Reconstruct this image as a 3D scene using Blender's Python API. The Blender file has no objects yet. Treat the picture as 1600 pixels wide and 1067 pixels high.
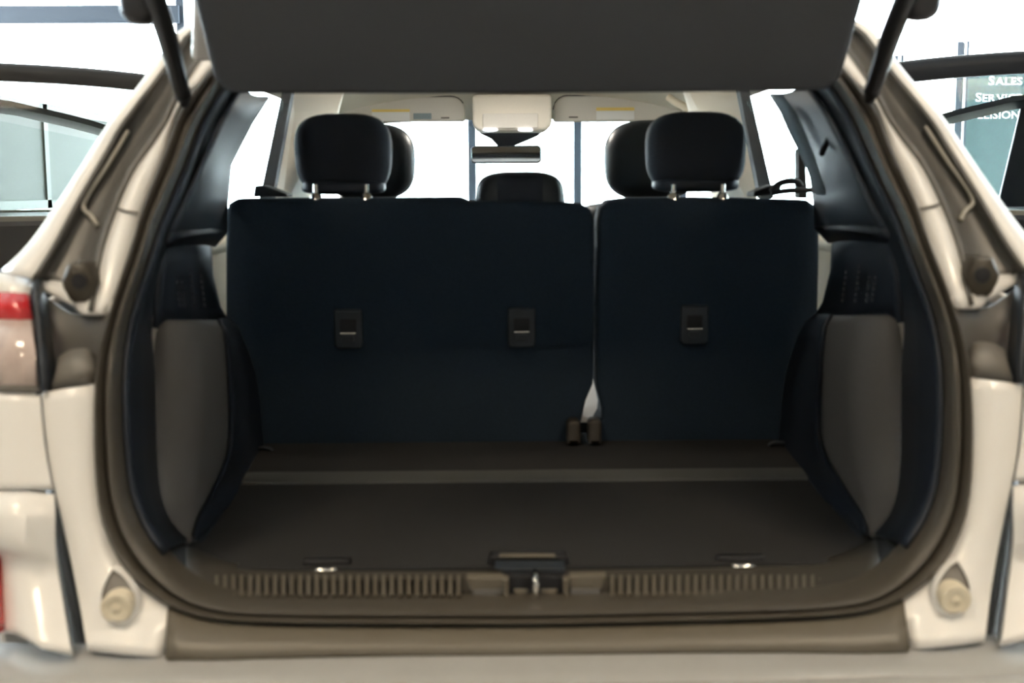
import bpy, bmesh, math, random
from mathutils import Vector, Matrix
random.seed(4)
S = bpy.context.scene
COL = S.collection
# ------------------------------------------------------------------ camera
F, CX, CH = 1908.0, -0.05, 1.24
YAW, PIT, ROL = math.radians(0.66), math.radians(7.26), math.radians(-0.34)
_f = Vector((math.sin(YAW)*math.cos(PIT), math.cos(YAW)*math.cos(PIT), -math.sin(PIT)))
_r0 = Vector((math.cos(YAW), -math.sin(YAW), 0)); _u0 = _r0.cross(_f)
_r = _r0*math.cos(ROL)+_u0*math.sin(ROL); _u = -_r0*math.sin(ROL)+_u0*math.cos(ROL)
cam = bpy.data.cameras.new('camera'); co = bpy.data.objects.new('camera', cam); COL.objects.link(co)
M = Matrix((_r, _u, -_f)).transposed().to_4x4(); M.translation = Vector((CX, 0, CH)); co.matrix_world = M
cam.sensor_width = 36; cam.lens = F/1600*36; cam.clip_start = 0.05
cam.dof.use_dof = True; cam.dof.focus_distance = 7.0; cam.dof.aperture_fstop = 5.0
S.camera = co
try: S.cycles.transparent_max_bounces = 32
except Exception: pass
# ------------------------------------------------------------------ world, exposure
w = bpy.data.worlds.new('overcast_sky'); S.world = w; w.use_nodes = True
bg = w.node_tree.nodes['Background']; bg.inputs[0].default_value = (0.86, 0.94, 1.0, 1); bg.inputs[1].default_value = 22.0
S.view_settings.view_transform = 'Standard'; S.view_settings.look = 'None'
S.view_settings.exposure = 0.0; S.view_settings.gamma = 1; S.view_settings.use_curve_mapping = False
LAMP = 46.0          # emission of the warm ceiling lamps

# ------------------------------------------------------------------ helpers
def P(px, py, Y):
    """a point of the photograph at distance Y in front of the camera (car axis)"""
    d = _f + _r*((px-800)/F) + _u*((533.5-py)/F)
    t = Y/d.y
    return Vector((CX, 0, CH)) + d*t
def mir(p): return Vector((-p[0], p[1], p[2]))
def lerp(a, b, t): return a+(b-a)*t
def interp(tab, v):
    if v <= tab[0][0]: return tab[0][1]
    for (a, x), (b, y) in zip(tab, tab[1:]):
        if v <= b: return x+(y-x)*(v-a)/(b-a)
    return tab[-1][1]
def resample(pts, n):
    """catmull-rom through pts, n points evenly spaced by length"""
    pts = [Vector(p) for p in pts]; q = [pts[0]*2-pts[1]]+pts+[pts[-1]*2-pts[-2]]
    out = []
    for i in range(1, len(q)-2):
        a, b, c, d = q[i-1:i+3]
        for k in range(12):
            t = k/12
            out.append(0.5*((2*b)+(c-a)*t+(2*a-5*b+4*c-d)*t*t+(3*b-a-3*c+d)*t**3))
    out.append(pts[-1])
    L = [0]
    for a, b in zip(out, out[1:]): L.append(L[-1]+(b-a).length)
    res = []; j = 0
    for k in range(n):
        s = L[-1]*k/(n-1)
        while j < len(L)-2 and L[j+1] < s: j += 1
        t = (s-L[j])/max(1e-9, L[j+1]-L[j]); res.append(out[j].lerp(out[j+1], min(1, t)))
    return res
def material(name, col, rough=0.5, metal=0.0, noise=0.0, scale=40, bump=0.0, spec=0.5, coat=0.0, emis=0.0, weave=False):
    m = bpy.data.materials.new(name); m.use_nodes = True; nt = m.node_tree; b = nt.nodes['Principled BSDF']
    b.inputs['Base Color'].default_value = (*col, 1); b.inputs['Roughness'].default_value = rough
    b.inputs['Metallic'].default_value = metal; b.inputs['Specular IOR Level'].default_value = spec
    b.inputs['Coat Weight'].default_value = coat
    if emis:
        b.inputs['Emission Color'].default_value = (*col, 1); b.inputs['Emission Strength'].default_value = emis
    if noise or bump:
        tc = nt.nodes.new('ShaderNodeTexCoord'); n = nt.nodes.new('ShaderNodeTexNoise')
        n.inputs['Scale'].default_value = scale; n.inputs['Detail'].default_value = 4
        nt.links.new(tc.outputs['Object'], n.inputs['Vector'])
        if noise:
            r = nt.nodes.new('ShaderNodeMixRGB'); r.blend_type = 'MIX'
            r.inputs[1].default_value = (*[c*(1-noise) for c in col], 1); r.inputs[2].default_value = (*[min(1, c*(1+noise)) for c in col], 1)
            nt.links.new(n.outputs['Fac'], r.inputs[0]); nt.links.new(r.outputs[0], b.inputs['Base Color'])
        if bump:
            bm = nt.nodes.new('ShaderNodeBump'); bm.inputs['Strength'].default_value = bump; bm.inputs['Distance'].default_value = 0.002
            nt.links.new(n.outputs['Fac'], bm.inputs['Height']); nt.links.new(bm.outputs[0], b.inputs['Normal'])
    return m
def glass(name, tint, gloss=0.06, rough=0.02):
    m = bpy.data.materials.new(name); m.use_nodes = True; nt = m.node_tree; nt.nodes.clear()
    o = nt.nodes.new('ShaderNodeOutputMaterial'); mx = nt.nodes.new('ShaderNodeMixShader'); t = nt.nodes.new('ShaderNodeBsdfTransparent'); g = nt.nodes.new('ShaderNodeBsdfGlossy')
    t.inputs[0].default_value = (*tint, 1); g.inputs['Roughness'].default_value = rough; mx.inputs[0].default_value = gloss
    nt.links.new(t.outputs[0], mx.inputs[1]); nt.links.new(g.outputs[0], mx.inputs[2]); nt.links.new(mx.outputs[0], o.inputs[0])
    return m
MT = dict(
 paint=material('white_paint', (0.80, 0.79, 0.77), 0.3, 0.0, coat=0.5),
 darkgrey=material('dark_gutter_grey', (0.088, 0.085, 0.078), 0.4, noise=0.15, scale=15),  # dark grey for gutter, lamp recess and bumper gap
 seal=material('rubber_seal', (0.056, 0.050, 0.040), 0.42, noise=0.1, scale=60, bump=0.1),
 trim=material('black_grained_plastic', (0.008, 0.014, 0.026), 0.5, noise=0.2, scale=300, bump=0.15),
 trimgrey=material('grey_plastic', (0.115, 0.113, 0.11), 0.6, noise=0.08, scale=300, bump=0.1),
 pillar=material('slate_plastic', (0.05, 0.066, 0.09), 0.5, noise=0.1, scale=200, bump=0.1),
 gatetrim=material('liftgate_plastic', (0.062, 0.071, 0.086), 0.6, noise=0.06, scale=200, bump=0.1),
 carpet=material('dark_carpet', (0.015, 0.0158, 0.017), 0.95, noise=0.35, scale=260, bump=0.6),
 carpetstrip=material('grey_carpet_strip', (0.085, 0.09, 0.088), 0.9, noise=0.2, scale=260, bump=0.3),
 seatback=material('seat_back_carpet', (0.012, 0.027, 0.047), 0.9, noise=0.3, scale=220, bump=0.4),
 cloth=material('headrest_cloth', (0.015, 0.021, 0.034), 0.75, noise=0.2, scale=260, bump=0.3),
 leather=material('black_vinyl', (0.018, 0.024, 0.029), 0.42, noise=0.1, scale=150, bump=0.2),
 headliner=material('beige_headliner', (0.86, 0.81, 0.72), 0.9, noise=0.05, scale=200, bump=0.1),
 beige=material('beige_plastic', (0.76, 0.68, 0.55), 0.6, noise=0.04, scale=200),
 visor=material('visor_fabric', (0.80, 0.77, 0.72), 0.85, noise=0.04, scale=200),
 chrome=material('chrome', (0.85, 0.84, 0.8), 0.12, 1.0),
 steel=material('dark_steel', (0.05, 0.053, 0.06), 0.35, 0.6),
 black=material('matt_black', (0.006, 0.007, 0.01), 0.6),
 sill=material('tan_grey_sill_plastic', (0.125, 0.112, 0.088), 0.42, noise=0.06, scale=150, bump=0.05),
 bezel=material('bezel_plastic', (0.020, 0.027, 0.036), 0.45),
 bumpertop=material('satin_bumper_top', (0.33, 0.33, 0.325), 0.25, noise=0.04, scale=60),
 red=material('red_lens', (0.55, 0.02, 0.025), 0.15, coat=0.6),
 clear=material('clear_lamp_lens', (0.52, 0.42, 0.38), 0.15, noise=0.35, scale=35, coat=0.6),
 plug=material('brown_body_plug', (0.045, 0.038, 0.026), 0.45),
 sillrib=material('dark_sill_plastic', (0.04, 0.037, 0.030), 0.62, noise=0.06, scale=150),
 webbing=material('grey_blue_webbing', (0.16, 0.21, 0.25), 0.7, noise=0.15, scale=300),
 bead=material('seam_bead_highlight', (0.36, 0.34, 0.29), 0.5),  # lighter than the gutter: the bead's highlight is put into its colour
 hinge=material('brown_hinge_plastic', (0.05, 0.044, 0.036), 0.5),
 fillglow=material('added_fill_glow', (1.0, 0.93, 0.82), 0.4, emis=105.0),  # glow of the added cabin fill lamp
 rubber=material('cream_rubber', (0.66, 0.6, 0.47), 0.6),
 recess=material('grey_plastic_pocket', (0.16, 0.15, 0.135), 0.5),
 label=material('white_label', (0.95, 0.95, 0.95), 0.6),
 yellow=material('yellow_label', (0.95, 0.74, 0.25), 0.6),
 bluelabel=material('blue_grey_label', (0.3, 0.38, 0.42), 0.6),
 maplight=material('map_light_lens', (0.95, 0.93, 0.98), 0.2, emis=1.6),
 mirror=material('mirror_glass', (0.55, 0.58, 0.6), 0.03, 1.0),
 glass=glass('clear_glass', (0.95, 0.97, 0.97), 0.015),
 carglass=glass('car_glass', (0.92, 0.95, 0.945), 0.004),
 darkglass=glass('privacy_glass', (0.05, 0.06, 0.065), 0.03),
 tint=glass('teal_tinted_glass', (0.14, 0.165, 0.163), 0.004, 0.06),
 mull=material('dark_aluminium', (0.02, 0.03, 0.045), 0.5),
 mullw=material('white_aluminium', (0.75, 0.78, 0.8), 0.4),
 letter=material('white_vinyl_letter', (0.95, 0.97, 0.97), 0.5),
 wall=material('white_wall_paint', (0.36, 0.345, 0.32), 0.8, noise=0.03, scale=3),
 backwall=material('taupe_wall_paint', (0.32, 0.29, 0.25), 0.8, noise=0.05, scale=3),
 ceil=material('ceiling_paint', (0.55, 0.53, 0.5), 0.9, noise=0.03, scale=3),
 tile=material('polished_floor', (0.34, 0.31, 0.27), 0.25, noise=0.15, scale=2),
 carblack=material('black_car_paint', (0.014, 0.015, 0.018), 0.4, spec=0.25),
 carbrown=material('dark_brown_car_paint', (0.028, 0.025, 0.023), 0.4, spec=0.25),
 tyre=material('tyre_rubber', (0.02, 0.02, 0.02), 0.8),
 alloy=material('alloy_wheel', (0.45, 0.46, 0.47), 0.3, 0.9),
 board=material('grey_green_board', (0.05, 0.052, 0.04), 0.7, noise=0.06, scale=4),
 boardframe=material('pale_board_frame', (0.085, 0.088, 0.07), 0.6),
 lampw=material('warm_lamp_panel', (1.0, 0.81, 0.58), 0.5, emis=LAMP),
 lampframe=material('lamp_housing', (0.5, 0.5, 0.5), 0.5),
)
def mk(name, verts, faces, mat, parent=None, smooth=True, solid=0.0, bevel=0.0, sub=0, offset=-1):
    me = bpy.data.meshes.new(name); me.from_pydata([tuple(v) for v in verts], [], faces); me.validate()
    bm = bmesh.new(); bm.from_mesh(me); bmesh.ops.remove_doubles(bm, verts=bm.verts, dist=1e-6); bmesh.ops.recalc_face_normals(bm, faces=bm.faces); bm.to_mesh(me); bm.free()
    me.materials.append(MT[mat] if isinstance(mat, str) else mat)
    o = bpy.data.objects.new(name, me); COL.objects.link(o); o.parent = parent
    for p in me.polygons: p.use_smooth = smooth
    if solid:
        s = o.modifiers.new('solid', 'SOLIDIFY'); s.thickness = solid; s.offset = offset
    if bevel:
        b = o.modifiers.new('bevel', 'BEVEL'); b.width = bevel; b.segments = 2; b.limit_method = 'ANGLE'; b.angle_limit = 0.6
    if sub:
        s = o.modifiers.new('sub', 'SUBSURF'); s.levels = sub; s.render_levels = sub
    if smooth:
        try: me.set_sharp_from_angle(angle=math.radians(50))
        except Exception: pass
    return o
def loft(rings, closed=False):
    n = len(rings[0]); v = [p for r in rings for p in r]; f = []
    for i in range(len(rings)-1):
        for k in range(n if closed else n-1):
            a = i*n+k; b = i*n+(k+1) % n; f.append((a, b, b+n, a+n))
    return v, f
def boxm(x0, x1, y0, y1, z0, z1):
    v = [(x, y, z) for z in (z0, z1) for y in (y0, y1) for x in (x0, x1)]
    return v, [(0, 2, 3, 1), (4, 5, 7, 6), (0, 1, 5, 4), (2, 6, 7, 3), (0, 4, 6, 2), (1, 3, 7, 5)]
def box(name, x0, x1, y0, y1, z0, z1, mat, parent=None, bevel=0.0):
    return mk(name, *boxm(x0, x1, y0, y1, z0, z1), mat, parent, smooth=False, bevel=bevel)
def join(parts):
    V, Fc = [], []
    for v, f in parts:
        o = len(V); V += list(v); Fc += [tuple(i+o for i in q) for q in f]
    return V, Fc
def prism(poly, vec):
    n = len(poly); v = [Vector(p) for p in poly]+[Vector(p)+Vector(vec) for p in poly]
    f = [tuple(range(n)), tuple(range(2*n-1, n-1, -1))]+[(i, (i+1) % n, n+(i+1) % n, n+i) for i in range(n)]
    return v, f
def tube(pts, rad, seg=12):
    pts = [Vector(p) for p in pts]; rings = []
    rs = rad if isinstance(rad, (list, tuple)) else [rad]*len(pts)
    for i, p in enumerate(pts):
        t = (pts[min(i+1, len(pts)-1)]-pts[max(i-1, 0)]).normalized()
        a = t.cross(Vector((0, 0, 1)) if abs(t.z) < 0.9 else Vector((1, 0, 0))).normalized(); b = t.cross(a)
        rings.append([p+(a*math.cos(2*math.pi*k/seg)+b*math.sin(2*math.pi*k/seg))*rs[i] for k in range(seg)])
    v, f = loft(rings, True); n = len(v)
    f += [tuple(range(seg))[::-1], tuple(range(n-seg, n))]
    return v, f
def slab(outline, depth, bev, ytop=None):
    """outline: list of 3D points facing -Y; rounded rear edge; depth along +Y"""
    c = sum((Vector(p) for p in outline), Vector())/len(outline)
    def inset(d, y): 
        r = []
        n = len(outline)
        for i in range(n):
            a, b, e = Vector(outline[i-1]), Vector(outline[i]), Vector(outline[(i+1) % n])
            t = (e-a); t.y = 0
            nn = Vector((t.z, 0, -t.x)).normalized()
            if nn.dot(c-b) < 0: nn = -nn
            r.append(b+nn*d+Vector((0, y, 0)))
        return r
    rings = [inset(bev*(1-math.sin(a)), bev*(1-math.cos(a))) for a in [k*math.pi/8 for k in range(5)]]
    rings.append(inset(0, depth-bev)); rings.append(inset(bev, depth))
    v, f = loft(rings, True); n = len(outline)
    f += [tuple(range(n)), tuple(range(len(v)-n, len(v)))]
    return v, f
def rounded(x0, x1, z0, z1, y, r, seg=6, rb=None):
    rb = r if rb is None else rb; o = []
    for cx, cz, a0, q in ((x1-r, z1-r, 0, r), (x0+r, z1-r, 90, r), (x0+rb, z0+rb, 180, rb), (x1-rb, z0+rb, 270, rb)):
        for k in range(seg+1):
            a = math.radians(a0+90*k/seg); o.append(Vector((cx+q*math.cos(a), y, cz+q*math.sin(a))))
    return o
def superblob(c, a, b, d, n1=3.2, n2=2.6, taper=0.0, nu=40, nv=24):
    """rounded cushion, half sizes a (x), b (z), d (y)"""
    rings = []
    sg = lambda v, e: math.copysign(abs(v)**e, v)
    for j in range(nv+1):
        ph = math.pi*(j/nv-0.5); r = []
        for i in range(nu):
            th = 2*math.pi*i/nu
            x = a*sg(math.cos(th), 2/n1)*abs(math.cos(ph))**(2/n2); z = b*sg(math.sin(th), 2/n1)*abs(math.cos(ph))**(2/n2)
            y = d*sg(math.sin(ph), 2/n2)
            x *= 1+taper*z/b
            r.append(Vector(c)+Vector((x, y, z)))
        rings.append(r)
    return loft(rings, True)
def empty(name, loc=(0, 0, 0), parent=None):
    o = bpy.data.objects.new(name, None); COL.objects.link(o); o.location = loc; o.parent = parent; o.empty_display_size = 0.1; return o
def tag(o, label=None, cat=None, group=None, kind=None):
    if label: o['label'] = label
    if cat: o['category'] = cat
    if group: o['group'] = group
    if kind: o['kind'] = kind
    return o
def both(name, vf, mat, parent, **k):
    """a part and its mirrored twin on the other side of the car"""
    a = mk(name, vf[0], vf[1], mat, parent, **k)
    b = mk(name, [mir(p) for p in vf[0]], [tuple(reversed(q)) for q in vf[1]], mat, parent, **k)
    return a, b

# ================================================================== the room
X0, X1, Y0, Y1, ZC = -8.0, 8.0, -6.0, 13.0, 4.2
tag(box('floor', X0, X1, Y0, Y1+0.2, -0.1, 0, 'tile'), kind='structure')
tag(box('ceiling', X0, X1, Y0, Y1+0.2, ZC, ZC+0.1, 'ceil'), kind='structure')
tag(box('wall_back', X0, X1, Y0-0.2, Y0, 0, ZC, 'backwall'), kind='structure')
for sd, xa, xb in (('left', X0-0.2, X0), ('right', X1, X1+0.2)):
    wl = mk('wall_'+sd, *join([boxm(xa, xb, Y0, 4.2, 0, ZC), boxm(xa, xb, 4.2, Y1+0.2, 0, 0.3), boxm(xa, xb, 4.2, Y1+0.2, 3.9, ZC)]), 'wall', smooth=False)
    tag(wl, kind='structure')
tag(mk('wall_front', *join([boxm(X0, X1, Y1, Y1+0.2, 0, 0.12), boxm(X0, X1, Y1, Y1+0.2, 4.05, ZC)]), 'wall', smooth=False), kind='structure')
wx = lambda px: CX+(px-778)/F*Y1
wz = lambda py: CH+(290-py)/F*Y1
# front glazing
win = tag(empty('window_1', (0, Y1, 0)), kind='structure')
def wbox(name, x0, x1, z0, z1, mat, y0=-0.04, y1=0.06, par=None): return box(name, x0, x1, y0, y1, z0, z1, mat, par or win)
ms = [-6.4, wx(300), -1.42, wx(740), wx(903), 1.91, 5.9]
for x in ms: wbox('mullion', x-0.038, x+0.038, 0.12, 4.05, 'mull')
for a, b in zip([X0]+ms, ms+[X1]): wbox('pane', a, b, 0.12, 4.05, 'glass', 0.005, 0.012)
tr = wbox('transom', X0, wx(300), wz(43), wz(17), 'mull', -0.1, 0.0)
# side glazing
for n, x in ((2, X0-0.1), (3, X1+0.1)):
    ww = tag(empty('window_%d' % n, (x, 0, 0)), kind='structure')
    ys = [4.2, 6.4, 8.6, 10.8, 13.1]
    for y in ys: box('mullion', -0.04, 0.04, y-0.035, y+0.035, 0.3, 3.9, 'mull', ww)
    for a, b in zip(ys, ys[1:]): box('pane', -0.004, 0.004, a+0.03, b-0.03, 0.3, 3.9, 'glass', ww)
# glass entrance screen in front of the glazing, with lettering
scr = tag(empty('glass_screen', (0, Y1-0.35, 0)), 'teal tinted glass screen lettered SALES SERVICE COLLISION beyond the right-hand cars', 'glass screen')
YS = Y1-0.35
def sx(px): return CX+(px-778)/F*YS
def sz(py): return P(1500, py, YS).z
def sbox(name, p0, p1, t, b, mat, y0=-0.04, y1=0.04): return box(name, sx(p0), sx(p1), y0, y1, b, t, mat, scr)
sbox('post', 1389, 1394, sz(87), 0, 'mull'); sbox('post', 1399, 1402, sz(86), 0, 'mull')
sbox('post', 1485, 1494, sz(66), 0, 'mull'); sbox('post', 1499, 1502.5, sz(65), 0, 'mull')
sbox('post', 1495, 1498.5, sz(67), 0, 'mullw', -0.05, 0.03)
sbox('tinted_pane', 1503, 1760, sz(94), 0.05, 'tint', -0.006, 0.006)
sbox('rail', 1503, 1760, 0.05, 0, 'mull')
def letters(name, word, xr, zb, big, small, y, par):
    """small-capital lettering, right edge at xr"""
    objs = []
    widths = []
    x = 0.0; V = []; Fc = []
    for i, ch in enumerate(word):
        cu = bpy.data.curves.new('t', 'FONT'); cu.body = ch; cu.size = big if i == 0 else small; cu.extrude = 0.003; cu.offset = 0.0012; cu.resolution_u = 3
        to = bpy.data.objects.new('t', cu); COL.objects.link(to)
        bpy.context.view_layer.update()
        me = bpy.data.meshes.new_from_object(to.evaluated_get(bpy.context.evaluated_depsgraph_get()))
        xs = [v.co.x for v in me.vertices]; mn, mx = min(xs), max(xs)
        vs = [Vector(((v.co.x-mn)*1.16+x, -v.co.z, v.co.y)) for v in me.vertices]
        fs = [tuple(p.vertices) for p in me.polygons]
        x += (mx-mn)*1.16+0.012
        objs.append((vs, fs)); bpy.data.objects.remove(to); bpy.data.curves.remove(cu)
    for vs, fs in objs:
        o = mk(name, [v+Vector((xr-x, y, zb)) for v in vs], fs, 'letter', par, smooth=False)
letters('letter', 'SALES', sx(1590), sz(133), 0.125, 0.105, -0.012, scr)
letters('letter', 'SERVICE', sx(1590), sz(159), 0.125, 0.105, -0.012, scr)
letters('letter', 'COLLISION', sx(1588), sz(185.5), 0.125, 0.105, -0.012, scr)
# ceiling lamps behind the car
for i, (lx, ly) in enumerate(((-1.6, -1.6), (1.6, -1.6), (-1.6, 0.6), (1.6, 0.6))):
    r = tag(empty('ceiling_lamp', (lx, ly, ZC)), ['warm ceiling panel lamp behind the camera, left of the rear pair', 'warm ceiling panel lamp behind the camera, right of the rear pair', 'warm ceiling panel lamp above the camera, left of the front pair', 'warm ceiling panel lamp above the camera, right of the front pair'][i], 'ceiling lamp', 'warm ceiling lamps')
    box('housing', -0.34, 0.34, -0.34, 0.34, -0.09, 0, 'lampframe', r)
    box('diffuser', -0.3, 0.3, -0.3, 0.3, -0.1, -0.09, 'lampw', r)

# ================================================================== neighbouring cars (broadside, beyond)
def wheel(par, x, y, z=0.34):
    v, f = [], []
    rings = []
    for rr, yy in ((0.20, -0.11), (0.30, -0.115), (0.34, -0.08), (0.34, 0.08), (0.30, 0.115), (0.2, 0.11)):
        rings.append([Vector((x+rr*math.cos(a), y+yy, z+rr*math.sin(a))) for a in [2*math.pi*k/28 for k in range(28)]])
    o = mk('tyre', *loft(rings, True), 'tyre', par)
    parts = [tube([(x, y-0.09, z), (x, y+0.09, z)], 0.205, 24)]
    for k in range(5):
        a = 2*math.pi*k/5; c, s = math.cos(a), math.sin(a)
        parts.append(tube([(x+0.03*c, y-0.1, z+0.03*s), (x+0.2*c, y-0.1, z+0.2*s)], 0.025, 6))
    mk('rim', *join(parts), 'alloy', o)
def neighbour(label, xe, sg, yn, mat, near, far, farp, ang, hn=0.08, width=1.75):
    """SUV with a glass roof parked broadside: tail corner at xe, running away along sg*x; near flank at yn"""
    root = tag(empty('suv', (xe, yn, 0)), label, 'car'); root.rotation_euler.z = math.radians(ang)*-sg
    def X(u, y, z): return Vector((sg*u, y, z))
    zb = 1.115
    arch = lambda cx: [(cx+0.42*math.cos(a), 0.34+0.42*math.sin(a)) for a in [math.pi*k/8 for k in range(9)]]
    prof = [(0.0, 0.45), (0.02, 0.9), (0.05, zb), (3.2, zb-0.02), (3.5, zb-0.03), (4.25, zb-0.16), (4.42, 0.8), (4.42, 0.35)]
    prof += [(4.1, 0.28)]+[(p[0], max(p[1], 0.28)) for p in arch(3.6)]+[(3.15, 0.28), (1.3, 0.28)]+[(p[0], max(p[1], 0.28)) for p in arch(0.85)]+[(0.4, 0.28)]
    mk('body', *prism([X(u, 0, z) for u, z in prof], (0, width, 0)), mat, root, smooth=False, bevel=0.03)
    mk('tail_panel', *prism([X(-0.02, 0.12, 0.5), X(-0.02, width-0.12, 0.5), X(0.0, width-0.12, 1.05), X(0.0, 0.12, 1.05)], (0.03*sg, 0, 0)), mat, root, smooth=False, bevel=0.01)
    n0, n1 = 0.10, width-0.10
    rails = []
    for nm, prf, y, hh, s in (('near', near, n0, hn, 1), ('far', far, n1, 0.07, -1)):
        cr = resample([Vector((u, 0, z)) for u, z in prf], 30)
        rows = [[X(p.x, y+dy*s, p.z+dz) for p in cr] for dy, dz in ((0.05, -hh), (0.0, -hh), (-0.012, -hh*0.55), (-0.006, -0.02), (0.012, -0.006), (0.06, 0.0), (0.14, 0.0), (0.14, -0.03), (0.05, -hh))]
        mk('roof_rail', *loft(rows), mat, root); rails.append(cr)
        rz = lambda u: interp(prf, u)-hh+0.01
        yb = 0.02 if s > 0 else width-0.02
        P2 = (1.75, 1.87, 1.70, 1.86) if s > 0 else farp
        P3 = (2.3, 2.38, 2.4, 2.52)
        pl = [(0.03, 0.20, 0.06, 0.32), P2, P3, (2.72, 2.86, 3.2, 3.42)]
        for a0, a1, b0, b1 in pl:
            q = [X(b0, yb, zb-0.02), X(b1, yb, zb-0.02), X(a1, y, rz(a1)), X(a0, y, rz(a0))]
            mk('pillar', *prism(q, (0, 0.05*s, 0)), mat, root, smooth=False, bevel=0.008)
        for A_, B_ in zip(pl, pl[1:]):
            q = [X(A_[3], yb+0.02*s, zb-0.02), X(B_[2], yb+0.02*s, zb-0.02), X(B_[0], y+0.02*s, rz(B_[0])), X(A_[1], y+0.02*s, rz(A_[1]))]
            mk('side_window', *prism(q, (0, 0.004*s, 0)), 'carglass', root, smooth=False)
        q = [X(0.06, yb-0.012*s, zb-0.03), X(3.3, yb-0.012*s, zb-0.035), X(3.3, yb-0.012*s, zb+0.0), X(0.06, yb-0.012*s, zb+0.01)]
        mk('belt_moulding', *prism(q, (0, 0.05*s, 0)), 'sill', root, smooth=False, bevel=0.006)
        for uu in (0.85, 3.6): wheel(root, sg*uu, 0.12 if s > 0 else width-0.12)
    cr0, cr1 = rails
    mk('roof_glass', *loft([[X(p.x, n0+0.13, p.z-0.006) for p in cr0], [X((p.x+q.x)/2, (n0+n1)/2, max(p.z, q.z)+0.01) for p, q in zip(cr0, cr1)], [X(q.x, n1-0.13, q.z-0.006) for q in cr1]]), 'carglass', root)
    for u0, u1 in ((0.02, 0.10), (2.75, 2.86)):
        q = [X(u0, n0+0.05, interp(near, u0)-0.02), X(u1, n0+0.05, interp(near, u1)-0.02), X(u1, n1-0.05, interp(far, u1)-0.02), X(u0, n1-0.05, interp(far, u0)-0.02)]
        mk('roof_crossbar', *prism(q, (0, 0, -0.03)), mat, root, smooth=False)
    q = [X(2.84, n0+0.05, interp(near, 2.84)-0.03), X(2.84, n1-0.05, interp(far, 2.84)-0.03), X(3.4, width-0.08, zb-0.02), X(3.4, 0.08, zb-0.02)]
    mk('windshield', *prism(q, (0.004, 0, 0.004)), 'carglass', root, smooth=False)
    return root
NEAR = [(0.0, 1.64), (0.06, 1.735), (0.19, 1.78), (0.765, 1.818), (1.9, 1.83), (2.6, 1.78), (2.86, 1.71)]
FAR = [(0.0, 1.40), (0.2, 1.49), (0.55, 1.61), (0.84, 1.682), (1.08, 1.727), (1.9, 1.80), (2.6, 1.77), (2.86, 1.71)]
neighbour('dark brown SUV parked broadside beyond the left tail lamp', -1.4, -1, 5.5, 'carbrown', [(u, z-0.033) for u, z in NEAR], FAR, (1.45, 1.6, 1.4, 1.6), 13)
neighbour('black SUV parked broadside on the right in front of the lettered glass', 1.5, 1, 5.5, 'carblack', NEAR, FAR, (1.02, 1.2, 0.93, 1.16), 13, 0.1)
# panelled board on legs seen through the left car
br = tag(empty('display_board', (-3.3, 9.2, 0)), 'grey-green panelled display board on legs seen through the left car window', 'board')
box('panel', -0.02, 0.02, -1.6, -0.36, 1.14, 1.80, 'board', br); box('panel', -0.02, 0.02, -0.28, 1.6, 1.14, 1.80, 'board', br)
for y0, y1, z0, z1 in ((-1.7, 1.7, 1.78, 1.84), (-1.7, 1.7, 1.10, 1.16), (-1.7, -1.6, 1.1, 1.84), (1.6, 1.7, 1.1, 1.84), (-0.36, -0.28, 1.1, 1.84)):
    box('frame_rail', -0.035, 0.035, y0, y1, z0, z1, 'boardframe', br)
for y in (-1.65, 1.65): box('leg', -0.03, 0.03, y-0.03, y+0.03, 0, 1.12, 'boardframe', br)

# ================================================================== the white SUV
car = tag(empty('suv', (0, 3.9, 0)), 'white SUV with open liftgate and empty dark cargo area, in the foreground', 'car')
coff = Vector((0, -3.9, 0)); 
_mk = mk
def mk(name, verts, faces, mat, parent=None, **k):
    """parts of the car are modelled in world space and stored relative to the car"""
    if parent is not None and _root(parent) is car: verts = [Vector(v)+coff for v in verts]
    return _mk(name, verts, faces, mat, parent, **k)
def _root(o):
    while o.parent: o = o.parent
    return o
YJ = [(-60, 2.18), (0, 2.12), (50, 2.07), (150, 1.97), (300, 1.86), (450, 1.74), (600, 1.67), (800, 1.63), (900, 1.61), (960, 1.585), (1000, 1.56), (1067, 1.53)]
def J(px, py, d=0.0): return P(px, py, interp(YJ, py)+d)
N = 72
A_px = [(800, 18), (560, 26), (420, 50), (352, 84), (330, 107), (300, 147), (277, 182), (262, 228), (225, 319), (210, 372), (172, 488), (153, 571), (148, 640), (149, 720), (156, 793), (172, 844), (200, 893), (234, 924), (270, 946), (320, 962), (400, 969), (560, 972), (812, 973)]
B_px = [(800, 60), (570, 66), (440, 86), (372, 114), (347, 138), (322, 180), (306, 212), (288, 262), (252, 345), (236, 395), (202, 500), (191, 580), (191, 650), (196, 725), (204, 775), (221, 822), (250, 864), (284, 898), (318, 920), (360, 932), (430, 938), (580, 939), (812, 939)]
def ring(pxs, d): 
    pts = resample([J(x, y, d) for x, y in pxs], N)
    pts[0].x = pts[-1].x = 0
    return pts+[mir(p) for p in pts[-2:0:-1]]
A, B = ring(A_px, 0), ring(B_px, 0.012)
def between(t, d): return [a.lerp(b, t)+Vector((0, d, 0)) for a, b in zip(A, B)]
profile = [(-0.02, 0.03), (0, 0), (0.08, -0.014), (0.2, -0.02), (0.34, -0.016), (0.42, -0.006), (0.5, -0.012), (0.62, -0.024), (0.78, -0.024), (0.9, -0.014), (0.98, 0.0), (1.0, 0.03)]
mk('weatherstrip', *loft([between(t, d) for t, d in profile], True), 'seal', car)
# dark inner return of the opening: from the seal into the cargo bay
def inward(r, k, d): 
    c = Vector((0, 0, 1.0)); return [Vector((p.x*k, p.y+d, c.z+(p.z-c.z)*k)) for p in r]
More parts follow.
